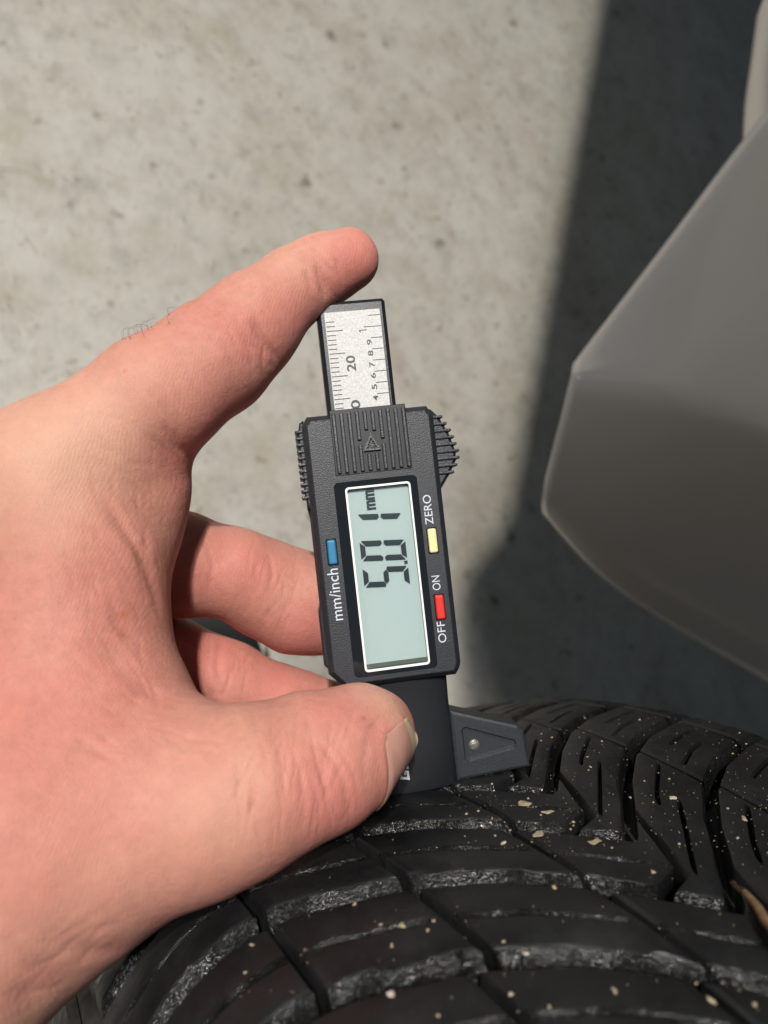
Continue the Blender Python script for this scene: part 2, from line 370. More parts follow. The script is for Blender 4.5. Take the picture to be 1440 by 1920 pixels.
def block_mesh(side, k, a0, a1, skew=0.0, seed=0, lean=False):
    """one tread block between |a|=a0..a1 of row k; side -1 left, +1 right; returns verts, faces, material ids"""
    rg = random.Random(seed)
    base = C0 - PITCH*k
    cham = 1.8 if side < 0 else 1.2
    Lr = PITCH-GROOVE
    m1 = Lr*0.52
    profl = [(0.0, -7.2), (0.15, -3.2), (cham*0.33, -2.1), (cham*0.66, -1.0), (cham, -0.25), (cham+0.7, 0.0)]
    if side < 0: profl += [(m1-1.2, 0), (m1-0.5, -0.12), (m1-0.25, -1.6), (m1+0.05, -1.6), (m1+0.2, -0.5), (m1+0.6, -0.10), (m1+1.0, 0)]
    else: profl += [(6.2, 0), (6.6, -3.2), (7.3, -3.2), (7.7, 0), (12.2, 0), (12.6, -3.2), (13.3, -3.2), (13.7, 0)]
    profl += [(Lr-0.8, 0), (Lr-0.2, -0.3), (Lr, -0.9), (Lr, -7.2)]
    Wd = a1-a0
    nu = max(5, int(Wd/1.3)) if not lean else 4
    us = [(0.0, -7.2), (0.0, -0.6), (0.5, 0.0)] + [(0.5+(Wd-1.0)*(i/nu), 0.0) for i in range(1, nu)] + [(Wd-0.5, 0.0), (Wd, -0.6), (Wd, -7.2)]
    V = []; F = []; Mi = []
    jj = [rg.uniform(-1, 1) for _ in range(400)]
    for iu, (u, hu) in enumerate(us):
        e = min(u, Wd-u)
        for iv, (v, hv) in enumerate(profl):
            if side < 0: on = (1.0 if e > 3.0 and u < 34 else 0.0)*(0.55+0.45*jj[(iu//2*13) % 400])
            else:
                fr_ = u/Wd
                on = 1.0 if ((fr_ < 0.62 and e > 2.0) if 6 < v < 8 else (fr_ > 0.38 and e > 2.0)) else 0.0
            hh = hv
            if 4.6 < v < Lr-1.0: hh = hv*on
            wob = 0
            if side < 0 and iv in (1, 2, 3, 4): wob = 0.40*jj[(iu*7+iv*3) % 400]
            if side < 0 and 4.6 < v < Lr-1 and hv < 0: wob = 0.25*jj[(iu*5+iv) % 400]
            h = min(hu, hh) + (0.22*jj[(iu*3+iv*11) % 400] if iv in (2, 3, 4) and hu > -1 else 0)
            wi = 1-u/Wd; aa = side*(a0+u + (v/Lr-0.5)*(skew*(1-wi) + (15.0*side if a0 < 2 else skew)*wi))
            V.append(surf(aa, base + fV(aa) + v + wob, h))
    nv = len(profl)
    for i in range(len(us)-1):
        for j in range(nv-1):
            q = (i*nv+j, (i+1)*nv+j, (i+1)*nv+j+1, i*nv+j+1)
            F.append(q if side > 0 else q[::-1])
            sip = side < 0 and 4.6 < profl[j][0] < Lr-1.5 and (profl[j][1] < 0 or profl[j+1][1] < 0)
            Mi.append(1 if ((0 <= j <= 3 and side < 0) or (1 <= j <= 3) or sip) else 0)
    return V, F, Mi
SPL = {-1: [(1.2, 16.0, 1), (17.4, 42.0, 2), (43.8, 67.0, 2), (68.4, 93, 1)], 1: [(1.2, 31.2, 2), (32.6, 60, 2), (61.6, 93, 1)]}
rest = ([], [], [])
nb = 0
rows_total = int(2*math.pi*R_T/PITCH); PITCH = 2*math.pi*R_T/rows_total
for k in range(rows_total):
    kk = k-7
    for side in (-1, 1):
        js = random.Random(kk*5+side).uniform(-2.2, 2.2); sp_ = SPL[side]
        for j, (a0, a1, skw) in enumerate(sp_):
            if j > 0: a0 += js
            if j < len(sp_)-1: a1 += js
            near = -7 <= kk <= 7
            V, F, Mi = block_mesh(side, kk, a0, a1, skw, seed=kk*31+side*7+j, lean=not near)
            if near:
                me = bpy.data.meshes.new('tread_block'); me.from_pydata(V, [], F); me.update()
                o = link('tread_block', me, ['rubber', 'rubber_worn'], tyre)
                me.polygons.foreach_set('material_index', Mi); nb += 1
                me.polygons.foreach_set('use_smooth', [True]*len(F)); me.set_sharp_from_angle(angle=math.radians(38))
            else:
                off = len(rest[0]); rest[0].extend(V); rest[1].extend([tuple(q+off for q in f_) for f_ in F])
me = bpy.data.meshes.new('tread_remainder'); me.from_pydata(rest[0], [], rest[1]); me.update()
o = link('tread_remainder', me, 'rubber', tyre); o['kind'] = 'stuff'

# ------------------------------------------------------------------ tread depth gauge (local mm: x right, y along the slide, z to the front)
def rotm(rx, ry, rz): return Matrix.Rotation(rz, 3, 'Z') @ Matrix.Rotation(rx, 3, 'X') @ Matrix.Rotation(ry, 3, 'Y')
GR = rotm(-0.0068, 0.101, 0.1105)
camR = Matrix(((r_w.x, u_w.x, -d_w.x), (r_w.y, u_w.y, -d_w.y), (r_w.z, u_w.z, -d_w.z)))
GM = (camR @ GR).to_4x4(); GM.translation = W(0.87, -14.44, 166.0)
gauge = empty('tread_depth_gauge', GM)
tag(gauge, 'black digital tread depth gauge showing 5.01 mm, standing on the tyre', 'gauge')
G = gauge
# body shell with a window hole in the front
outer = [(14.6, -21.6), (14.6, 35.4), (13.2, 37.6), (-14.2, 37.6), (-15.6, 35.6), (-15.6, -20.4), (-12.2, -24.2), (13.2, -24.2), (14.2, -22.8)]
outer = outer[::-1]
def ccw(p):
    a = sum(p[i-1][0]*p[i][1]-p[i][0]*p[i-1][1] for i in range(len(p))); return p if a > 0 else p[::-1]
outer = ccw(outer)
front = inset(outer, 1.4)
bez_o = ccw(rrect(-9.9, 9.0, -21.8, 22.1, 1.1))
bm = bmesh.new()
L3 = lambda p, z: [(x*MM, y*MM, z*MM) for x, y in p]
vs = rings(bm, [L3(inset(outer, 1.0), -14.5), L3(outer, -13.5), L3(outer, -1.7), L3(inset(outer, 0.25), -1.25), L3(inset(outer, 1.15), -0.12), L3(front, 0)], True, False)
hole = [bm.verts.new(p) for p in L3(bez_o, 0)]; hole2 = [bm.verts.new(p) for p in L3(bez_o, -0.5)]
for i in range(len(hole)): bm.faces.new((hole[i], hole[(i+1) % len(hole)], hole2[(i+1) % len(hole)], hole2[i]))
top = vs[-1]
ed = [bm.edges.get((top[i], top[(i+1) % len(top)])) for i in range(len(top))] + [bm.edges.get((hole[i], hole[(i+1) % len(hole)])) for i in range(len(hole))]
bmesh.ops.triangle_fill(bm, use_beauty=True, edges=ed)
body = bm_obj('body', bm, 'plastic', G)
# rear shell, a little wider, with a step on the left side
prism('rear_shell', ccw([(14.9, -20), (14.9, 33), (13, 36.5), (-14, 36.5), (-16.3, 33), (-16.3, 17), (-15.9, 15), (-15.9, -5.5), (-16.4, -7), (-16.4, -19), (-13, -23), (12, -23)]), -13.0, -5.0, 0.5, 'plastic_smooth', G)
# bezel, white line, well, screen
win = ccw(rrect(-7.0, 7.0, -20.35, 20.35, 0.5)); lin = ccw(rrect(-7.45, 7.4, -20.85, 20.8, 0.8))
bez = ring_plate('bezel', inset(bez_o, 0.06), lin, -0.5, -0.10, 'bezel', G)
ring_plate('screen_border_line', inset(lin, 0.005), win, -0.5, -0.08, 'white_print', G)
ring_plate('screen_well', inset(win, -0.3), inset(win, 0.02), -1.9, -0.52, 'bezel', G)
scr = prism('lcd_screen', inset(win, 0.03), -2.2, -1.45, 0, 'lcd', G)
prism('lcd_border', ccw([(-6.95, -20.3), (6.95, -20.3), (6.95, -19.35), (-6.95, -19.35)]), -1.44, -1.40, 0, 'lcd_border', scr)
prism('screen_pane', inset(win, 0.01), -0.30, -0.14, 0, 'pane', G)
# seven-segment digits, drawn in text space (tx to the right of the text = gauge +y, ty up = gauge -x)
def seg(poly, z0=-1.12, z1=-1.04):
    prism('segment', ccw([(-ty, tx) for tx, ty in poly]), z0, z1, 0, 'segment', scr)
def digit(tx, ty, w, h, segs, th=1.15, sl=0.075):
    g_ = 0.16; m_ = h/2
    def q(pts): seg([(tx+x+sl*y, ty+y) for x, y in pts])
    i = th
    if 'a' in segs: q([(g_+0.25, h), (w-g_-0.25, h), (w-i-g_, h-i), (i+g_, h-i)])
    if 'd' in segs: q([(g_+0.25, 0), (w-g_-0.25, 0), (w-i-g_, i), (i+g_, i)])
    if 'g' in segs: q([(i*0.5+g_, m_), (i+g_, m_+i/2), (w-i-g_, m_+i/2), (w-i*0.5-g_, m_), (w-i-g_, m_-i/2), (i+g_, m_-i/2)])
    if 'f' in segs: q([(0, h-g_-0.2), (0, m_+g_+0.2), (i*0.55, m_+g_), (i, m_+i/2+g_), (i, h-i-g_)])
    if 'e' in segs: q([(0, g_+0.2), (0, m_-g_-0.2), (i*0.55, m_-g_), (i, m_-i/2-g_), (i, i+g_)])
    if 'b' in segs: q([(w, h-g_-0.2), (w, m_+g_+0.2), (w-i*0.55, m_+g_), (w-i, m_+i/2+g_), (w-i, h-i-g_)])
    if 'c' in segs: q([(w, g_+0.2), (w, m_-g_-0.2), (w-i*0.55, m_-g_), (w-i, m_-i/2-g_), (w-i, i+g_)])
digit(-2.75, -4.95, 4.5, 10.4, 'afgcd'); digit(3.25, -4.95, 4.5, 10.4, 'abcdef'); digit(9.2, -4.95, 4.6, 10.4, 'bc')
for (x, y) in ((2.3, -4.95),): seg([(x, y), (x+0.65, y), (x+0.65, y+0.75), (x, y+0.75)])
text_obj('unit_lettering', 'mm', -1.9, 17.6, -1.05, 4.4, 2.1, 'segment', scr, bold=0.02)
# buttons and their lettering
for nm, (cx, cy), mt, lb in (('button', (-11.85, 6.8), 'blue', 'blue'), ('button', (11.0, 6.8), 'yellow', 'cream yellow'), ('button', (11.0, -8.3), 'red', 'red')):
    prism('button_slot', ccw(rrect(cx-1.22, cx+1.22, cy-3.0, cy+3.0, 0.3)), -0.3, 0.02, 0, 'bezel', G)
    o = prism(nm, ccw(rrect(cx-0.98, cx+0.98, cy-2.75, cy+2.75, 0.45)), -0.4, 0.75, 0.45, mt, G, steps=4); o['label'] = lb + ' push button'
text_obj('lettering', 'ZERO', 10.75, 13.9, 0.012, 6.7, 1.85, 'grey_print', G)
text_obj('lettering', 'ON', 10.75, -2.8, 0.012, 3.3, 1.85, 'grey_print', G)
text_obj('lettering', 'OFF', 10.75, -14.0, 0.012, 4.8, 1.85, 'grey_print', G)
text_obj('lettering', 'mm/inch', -12.25, -2.7, 0.012, 11.6, 2.5, 'grey_print', G)
# ribbed grip panel with arrow
panel = prism('grip_panel', ccw([(-9.15, 23.6), (8.25, 23.6), (8.15, 38.35), (-9.05, 38.35)]), -1.5, 0.16, 0.12, 'groove', G, steps=1)
def rib(x, y0, y1): prism('grip_rib', ccw(rrect(x-0.46, x+0.46, y0, y1, 0.2, 2)), 0.1, 0.72, 0.28, 'plastic_rib', panel, steps=2)
xs = [-8.25+1.755*i for i in range(10)]
for i, x in enumerate(xs):
    if i in (4, 5): rib(x, 33.2-0.3*(i == 5), 37.6); rib(x, 24.0, 27.9)
    elif i in (3, 6): rib(x, 24.0, 37.6) if False else (rib(x, 31.0, 37.6), rib(x, 24.0, 30.0) if i == 3 else rib(x, 24.0, 30.0))
    else: rib(x, 24.0, 37.6)
tri = [(-2.35, 28.5), (1.55, 28.5), (-0.45, 32.4)]
ring_plate('arrow_outline', ccw(tri), ccw(inset(ccw(tri), 0.42)), 0.1, 0.78, 'plastic_rib', panel)
prism('arrow_core', ccw(inset(ccw(tri), 0.62)), 0.1, 0.5, 0.1, 'plastic_rib', panel, steps=1)
for yy in (28.95, 29.5, 30.05, 30.6): 
    hw = (31.6-yy)*0.42
    prism('arrow_line', ccw([(-0.42-hw, yy), (-0.42+hw, yy), (-0.42+hw, yy+0.2), (-0.42-hw, yy+0.2)]), 0.48, 0.58, 0, 'plastic_smooth', panel)
# slide with scale
slide = prism('slide', ccw([(-9.4, 24.5), (6.3, 24.5), (6.3, 62.3), (5.8, 63.0), (-8.6, 63.0), (-9.4, 62.2)]), -6.2, -0.45, 0.9, 'plastic_smooth', G, steps=1)
plate = prism('scale_plate', ccw([(-7.75, 38), (4.85, 38), (4.85, 60.45), (-7.75, 60.45)]), -0.6, -0.41, 0, 'plate', slide)
TZ = -0.39
def tick(x0, x1, y, w): prism('tick', ccw([(x0, y-w/2), (x1, y-w/2), (x1, y+w/2), (x0, y+w/2)]), TZ-0.01, TZ+0.005, 0, 'black_print', plate)
for mth in range(-12, 8):
    y = 51.07+mth*1.03
    if y > 38.6: tick(-7.6, -3.95 if mth % 5 == 0 else -5.65, y, 0.21)
for mth in range(-6, 2): tick(0.85 if mth == 0 else 2.15, 4.8, 56.55+mth*2.55, 0.19)
text_obj('lettering', '20', -2.95, 48.6, TZ+0.006, 3.6, 2.1, 'black_print', plate, bold=0.02)
text_obj('lettering', '10', -2.95, 38.5, TZ+0.006, 3.6, 2.1, 'black_print', plate, bold=0.02)
prism('lettering', ccw([(-0.35, 55.75), (-0.35, 55.98), (1.4, 55.98), (1.4, 55.75)]), TZ-0.005, TZ+0.006, 0, 'black_print', plate); prism('lettering', ccw([(-0.35, 55.74), (-0.1, 55.74), (0.2, 55.35), (-0.02, 55.35)]), TZ-0.005, TZ+0.006, 0, 'black_print', plate)
for i, ch in enumerate('98765'+'4'): text_obj('lettering', ch, 1.75, 53.05-i*2.55, TZ+0.006, 1.25, 1.2, 'black_print', plate, bold=0.02)
# side roller on the right with ribs
rol = ccw([(13.0, 37.4), (14.6, 37.0), (16.2, 35.2), (18.2, 31.2), (19.4, 26.6), (19.2, 24.6), (17.4, 21.6), (14.4, 17.6), (12.5, 17.6)])
roller = prism('side_grip', rol, -11.5, -3.2, 0.8, 'plastic', G, steps=1)
def edge_x(y):
    pts = [(14.6, 37.0), (16.2, 35.2), (18.2, 31.2), (19.4, 26.6), (19.2, 24.6), (17.4, 21.6), (14.4, 17.6)]
    for (xa, ya), (xb, yb) in zip(pts[:-1], pts[1:]):
        if yb <= y <= ya: return xa+(xb-xa)*(ya-y)/(ya-yb)
    return 14.5
for i in range(9):
    y = 35.0-1.63*i; ex = edge_x(y)+0.75
    prism('grip_rib', ccw(rrect(12.8, ex, y-0.36, y+0.36, 0.3, 3)), -11.0, -2.75, 0.3, 'plastic_rib', roller)
lg = prism('side_grip', ccw([(-15.0, 37.2), (-16.0, 36.6), (-16.6, 34), (-16.5, 20), (-15.9, 17), (-15.0, 17)]), -11.5, -3.0, 0.4, 'plastic', G, steps=1)
for i in range(11):
    y = 34.6-1.5*i
    prism('grip_rib', ccw(rrect(-17.25, -15.2, y-0.36, y+0.36, 0.3, 3)), -11.0, -2.6, 0.3, 'plastic_rib', lg)
# stem and foot
bm = bmesh.new(); lo = []
for y, hw, zf in ((-23.0, 11.7, -2.0), (-24.5, 11.7, -2.2), (-30, 11.6, -2.6), (-40, 11.5, -2.6), (-49.6, 11.5, -2.6), (-50.0, 11.3, -2.8)):
    ring = []
    for k in range(13):
        a = math.pi*k/12; ring.append(((hw*math.cos(a)*(1 if abs(math.cos(a)) < .99 else 1)+0.2)*MM, y*MM, (zf-5.0+5.0*math.sin(a)**0.55)*MM))
    ring += [((-hw+0.2)*MM, y*MM, -13.0*MM), ((hw+0.2)*MM, y*MM, -13.0*MM)]
    lo.append(ring)
rings(bm, lo); stem = bm_obj('stem', bm, 'plastic_smooth', G, True); stem.data.set_sharp_from_angle(angle=math.radians(50))
for sgn in (1, -1):
    w = [(10.9*sgn, -32.2), (26.4*sgn, -38.0), (27.7*sgn, -39.6), (28.3*sgn, -48.2), (10.9*sgn, -49.0)]
    rec = [(13.6*sgn, -37.4), (14.2*sgn, -37.0), (25.0*sgn, -41.6), (25.2*sgn, -42.4), (24.8*sgn, -43.1), (14.3*sgn, -44.6), (13.6*sgn, -44.2)]
    w = [(x*1.035, y-0.9) for x, y in w]; rec = [(x*1.035, y-0.9) for x, y in rec]
    w, rec = ccw(w), ccw(rec)
    bm = bmesh.new()
    vs = rings(bm, [L3(w, -11.5), L3(w, -6.2), L3(inset(w, 0.25), -5.65), L3(inset(w, 0.8), -5.4)], True, False)
    h0 = [bm.verts.new(p) for p in L3(inset(rec, -0.35), -5.4)]; h1 = [bm.verts.new(p) for p in L3(rec, -5.75)]; h2 = [bm.verts.new(p) for p in L3(inset(rec, 0.6), -5.8)]
    nn = len(h0)
    for A_, B_ in ((h0, h1), (h1, h2)):
        for i in range(nn): bm.faces.new((A_[i], A_[(i+1) % nn], B_[(i+1) % nn], B_[i]))
    bm.faces.new(h2); t_ = vs[-1]
    ed = [bm.edges.get((t_[i], t_[(i+1) % len(t_)])) for i in range(len(t_))] + [bm.edges.get((h0[i], h0[(i+1) % nn])) for i in range(nn)]
    bmesh.ops.triangle_fill(bm, use_beauty=True, edges=ed)
    ft = bm_obj('foot_wing', bm, 'plastic', G)
    bm = bmesh.new(); bmesh.ops.create_uvsphere(bm, u_segments=16, v_segments=8, radius=1.35*MM)
    for v in bm.verts: v.co = (v.co.x+16.4*sgn*MM, v.co.y-42.1*MM, v.co.z*0.30-5.8*MM)
    bm_obj('screw', bm, 'screw', ft, True)
# brand letters on the stem, mostly under the thumb
def bar_letter(tx, ty, w, h, bars):
    bm = bmesh.new()
    for x0, y0, x1, y1 in bars:
        q = [(tx+x0*w+0.22*y0*h, ty+y0*h), (tx+x1*w+0.22*y0*h, ty+y0*h), (tx+x1*w+0.22*y1*h, ty+y1*h), (tx+x0*w+0.22*y1*h, ty+y1*h)]
        rings(bm, [L3([(-y, x) for x, y in q], z) for z in (-2.62, -2.52)])
    bm_obj('lettering', bm, 'white_print', stem)
bar_letter(-46.9, -0.1, 2.1, 2.2, [(0, 0, .28, 1), (.29, .76, 1, 1), (.29, 0, 1, .24), (.72, .25, 1, .52), (.5, .38, .71, .52)])
bar_letter(-44.4, -0.1, 2.1, 2.2, [(0, 0, .28, 1), (.29, .76, .72, 1), (.29, 0, .72, .24), (.73, 0, 1, 1)])
bm = bmesh.new(); rings(bm, [[(1.0*math.cos(t*math.pi/6)*MM, y*MM, (-8+1.0*math.sin(t*math.pi/6))*MM) for t in range(12)] for y in (-49.5, -55.0)]); bm_obj('probe_pin', bm, 'screw', G, True)

# ------------------------------------------------------------------ hand: one continuous surface from a blended skeleton
H = 0.82
def nd(px, py, dep, rpx): return np.array([*PC(px, py, dep), rpx*dep/FPX])
chains = {
 'palm': [[nd(95, 905, 152, 125), nd(140, 1060, 152, 145), nd(130, 1250, 150, 170)],
          [nd(120, 1000, 154, 120), nd(262, 900, 160, 88)], [nd(130, 1120, 156, 130), nd(225, 985, 162, 96)],
          [nd(130, 1250, 150, 170), nd(190, 1440, 146, 185), nd(60, 1540, 140, 260), nd(-180, 1725, 132, 330)],
          [nd(95, 905, 152, 125), nd(-60, 950, 156, 140), nd(-180, 1100, 155, 240)],
          [nd(90, 1040, 182, 130), nd(80, 1220, 182, 130), nd(-100, 1400, 165, 220)]],
 'index': [[nd(100, 885, 152, 122), nd(300, 744, 157, 115), nd(400, 672, 160, 103), nd(470, 612, 163, 91), nd(552, 535, 167, 68), nd(606, 506, 169, 61), nd(655, 486, 170, 58)]],
 'middle': [[nd(130, 1050, 182, 95), nd(330, 1058, 184, 97), nd(445, 1076, 188, 82), nd(500, 1103, 192, 87), nd(560, 1130, 195, 93), nd(640, 1150, 197, 80)]],
 'ring': [[nd(120, 1230, 186, 100), nd(310, 1248, 190, 90), nd(420, 1284, 193, 80), nd(540, 1326, 196, 70), nd(640, 1350, 198, 66)]],
 'thumb': [[nd(130, 1560, 140, 210), nd(380, 1510, 139, 158), nd(480, 1470, 141, 142), nd(570, 1440, 145, 122), nd(622, 1428, 147, 117)],
           [nd(600, 1420, 148, 115), nd(672, 1378, 153, 86), nd(700, 1373, 158, 79)]],
}
allp = np.array([p for c in chains.values() for ch in c for p in ch])
lo = (allp[:, :3]-allp[:, 3:]).min(0)-4; hi = (allp[:, :3]+allp[:, 3:]).max(0)+4
dims = np.ceil((hi-lo)/H).astype(int)+1
ax = [lo[i]+H*np.arange(dims[i], dtype=np.float32) for i in range(3)]
def smin(a, b_, k):
    h = np.maximum(k-np.abs(a-b_), 0)/k; return np.minimum(a, b_)-h*h*k*0.25
def chain_sdf(chs, k):
    F = np.full(dims, 60.0, np.float32)
    for ch in chs:
        for p, q in zip(ch[:-1], ch[1:]):
            m = 14; bl = np.minimum(p[:3]-p[3], q[:3]-q[3])-m; bh = np.maximum(p[:3]+p[3], q[:3]+q[3])+m
            i0 = np.maximum(((bl-lo)/H).astype(int), 0); i1 = np.minimum(((bh-lo)/H).astype(int)+2, dims)
            sl = tuple(slice(i0[i], i1[i]) for i in range(3))
            X, Y, Z = np.meshgrid(ax[0][sl[0]], ax[1][sl[1]], ax[2][sl[2]], indexing='ij')
            d = q[:3]-p[:3]; t = np.clip(((X-p[0])*d[0]+(Y-p[1])*d[1]+(Z-p[2])*d[2])/(d@d), 0, 1)
            D = np.sqrt((X-p[0]-t*d[0])**2+(Y-p[1]-t*d[1])**2+(Z-p[2]-t*d[2])**2)-(p[3]+t*(q[3]-p[3]))
            F[sl] = smin(F[sl], D.astype(np.float32), k)
    return F
palm = chain_sdf(chains['palm'], 9)
Fh = None
for nm, kb in (('index', 7), ('middle', 4), ('ring', 4), ('thumb', 10)):
    f_ = smin(chain_sdf(chains[nm], 3.0 if nm != 'thumb' else 4.5), palm, kb)
    Fh = f_ if Fh is None else smin(Fh, f_, 0.8)
def surface_nets(F):
    s_ = F < 0
    sh = np.array(F.shape)-1
    cnt = np.zeros(sh, np.int8)
    cor = [(i, j, k) for i in (0, 1) for j in (0, 1) for k in (0, 1)]
    for i, j, k in cor: cnt += s_[i:i+sh[0], j:j+sh[1], k:k+sh[2]]
    mixd = (cnt > 0) & (cnt < 8); idx = np.argwhere(mixd)
    vals = {c: F[idx[:, 0]+c[0], idx[:, 1]+c[1], idx[:, 2]+c[2]] for c in cor}
    acc = np.zeros((len(idx), 3)); nn = np.zeros(len(idx))
    for c in cor:
        for ax_ in range(3):
            if c[ax_] == 0:
                e = list(c); e[ax_] = 1; va, vb = vals[c], vals[tuple(e)]
                m_ = (va < 0) != (vb < 0); t = np.where(m_, va/np.where(m_, va-vb, 1), 0)
                p = np.tile(np.array(c, float), (len(idx), 1)); p[:, ax_] += t
                acc += p*m_[:, None]; nn += m_
    vv = idx+acc/nn[:, None]
    vid = np.full(sh, -1); vid[mixd] = np.arange(len(idx)); faces = []
    for ax_ in range(3):
        b_, c_ = [(1, 2), (2, 0), (0, 1)][ax_]
        A = [slice(None)]*3; B_ = [slice(None)]*3; A[ax_] = slice(0, -1); B_[ax_] = slice(1, None)
        ch = s_[tuple(A)] != s_[tuple(B_)]; e = np.argwhere(ch); e = e[(e[:, b_] > 0) & (e[:, c_] > 0) & (e[:, b_] < sh[b_]) & (e[:, c_] < sh[c_])]
        fl_ = s_[e[:, 0], e[:, 1], e[:, 2]]
        def cell(db, dc):
            q = e.copy(); q[:, b_] -= db; q[:, c_] -= dc; return vid[q[:, 0], q[:, 1], q[:, 2]]
        quad = np.stack([cell(1, 1), cell(0, 1), cell(0, 0), cell(1, 0)], 1)
        quad[fl_] = quad[fl_][:, ::-1]; faces.append(quad)
    return vv, np.concatenate(faces)
hv, hf_ = surface_nets(Fh)
hv = lo+hv*H
# relax
for it in range(4):
    acc = np.zeros_like(hv); cn = np.zeros(len(hv))
    for i in range(4):
        a_, b_ = hf_[:, i], hf_[:, (i+1) % 4]
        np.add.at(acc, a_, hv[b_]); np.add.at(cn, a_, 1); np.add.at(acc, b_, hv[a_]); np.add.at(cn, b_, 1)
    hv = hv*0.45+0.55*acc/cn[:, None]
RB = np.array([[r_w.x, u_w.x, d_w.x], [r_w.y, u_w.y, d_w.y], [r_w.z, u_w.z, d_w.z]])
HO = np.array(PX(150, 1300, 150))
def to_loc(c): return (np.array(CAM)+(c@RB.T)*MM)-HO
me = bpy.data.meshes.new('hand'); me.from_pydata(to_loc(hv).tolist(), [], hf_.tolist()); me.update()
hand = link('hand', me, 'skin', None, True); hand.location = HO
md = hand.modifiers.new('sub', 'SUBSURF'); md.levels = 1; md.render_levels = 1
dg = bpy.context.evaluated_depsgraph_get(); me2 = bpy.data.meshes.new_from_object(hand.evaluated_get(dg)); hand.modifiers.clear(); hand.data = me2; me2.name = 'hand'
bm = bmesh.new(); bm.from_mesh(me2); bmesh.ops.recalc_face_normals(bm, faces=bm.faces); bm.to_mesh(me2); bm.free()
nV = len(me2.vertices); co = np.empty(nV*3); me2.vertices.foreach_get('co', co); co = co.reshape(-1, 3)
no = np.empty(nV*3); me2.vertices.foreach_get('normal', no); no = no.reshape(-1, 3)
bvh = BVHTree.FromPolygons([tuple(c) for c in co], [tuple(p.vertices) for p in me2.polygons])
HOv = Vector(HO)
def on_hand(px, py):
    """where the line of sight through a photo point first meets the modelled skin"""
    o_ = CAM-HOv; d_ = (PX(px, py, 100)-CAM).normalized()
    h_ = bvh.ray_cast(o_, d_)
    return None if h_[0] is None else (np.array(h_[0]), np.array(h_[1]))
def densify(pts, step=7):
    out = []
    for (x0, y0), (x1, y1) in zip(pts[:-1], pts[1:]):
        n_ = max(1, int(math.hypot(x1-x0, y1-y0)/step))
        out += [(x0+(x1-x0)*i/n_, y0+(y1-y0)*i/n_) for i in range(n_)]
    return out+[pts[-1]]
disp = np.zeros(nV); flush = np.zeros(nV); mark = np.zeros(nV)
def crease(pts, depth, width, fl=0.25):
    P3 = [on_hand(*p) for p in densify(pts, 4)]; P3 = [p[0] for p in P3 if p is not None]
    if len(P3) < 3: return
    P3 = np.array(P3); lo_, hi_ = P3.min(0)-4*MM, P3.max(0)+4*MM
    sel = np.where(np.all((co > lo_) & (co < hi_), 1))[0]
    g_ = np.zeros(len(sel)); gf = np.zeros(len(sel))
    for i, p in enumerate(P3):
        wt = math.sin(math.pi*(i+0.5)/len(P3))**0.7; dd = ((co[sel]-p)**2).sum(1)
        g_ = np.maximum(g_, wt*np.exp(-dd/(width*MM)**2)); gf = np.maximum(gf, wt*np.exp(-dd/(2.2*width*MM)**2))
    disp[sel] -= depth*MM*g_; flush[sel] = np.maximum(flush[sel], fl*gf)
# finger joint creases, palm lines, thumb knuckle wrinkles
for pts, dp, wd_ in (
 ([(595, 498), (606, 530), (610, 556)], .5, .9), ([(575, 512), (590, 545)], .2, .7),
 ([(476, 598), (488, 630), (512, 668), (516, 690)], .55, .9), ([(455, 625), (490, 660), (500, 715)], .2, .8),
 ([(310, 800), (335, 840), (368, 866)], .5, 1.3), ([(285, 815), (320, 870), (350, 905)], .35, 1.2),
 ([(175, 905), (230, 985), (262, 1030), (290, 1110), (300, 1150)], .7, 1.6), ([(250, 985), (272, 1000), (280, 1040)], .35, 1.0),
 ([(130, 985), (180, 1000), (240, 1060)], .2, 1.2), ([(205, 1120), (225, 1170), (255, 1205)], .35, 1.3), ([(190, 1210), (260, 1290), (330, 1318)], .35, 1.8),
 ([(505, 1040), (512, 1075), (505, 1110)], .4, .9), ([(380, 1000), (400, 1060), (390, 1120)], .2, .9), ([(540, 1100), (565, 1112)], .2, .7),
 ([(415, 1195), (408, 1245), (412, 1290)], .4, .9), ([(350, 1180), (345, 1260)], .2, .9),
 ([(575, 1392), (600, 1395), (628, 1425), (648, 1470), (652, 1520), (640, 1550)], .55, .9),
 ([(545, 1400), (562, 1440), (572, 1500), (566, 1560)], .35, .8), ([(590, 1385), (604, 1430), (612, 1490), (606, 1550)], .35, .8), ([(520, 1395), (528, 1450), (530, 1520)], .28, .8),
 ([(495, 1395), (500, 1450)], .2, .7), ([(630, 1400), (665, 1450), (672, 1500)], .25, .7), ([(480, 1440), (470, 1540)], .15, .9),
 ([(560, 1305), (640, 1322), (700, 1330)], .15, 1.0), ([(720, 1330), (690, 1380), (682, 1440), (688, 1480)], .35, 1.2),
 ([(120, 1760), (170, 1790), (230, 1785)], .6, 2.0), ([(60, 1800), (110, 1835), (150, 1850)], .5, 2.0), ([(30, 1850), (80, 1880)], .5, 1.6)):
    if pts[0][1] < 720: dp, wd_ = dp*1.5, wd_*1.2
    if pts[0][0] > 470 and pts[0][1] > 1300 and pts[0][1] < 1480: dp, wd_ = dp*0.55, wd_*0.8
    crease(pts, dp, wd_)
rw = random.Random(21)
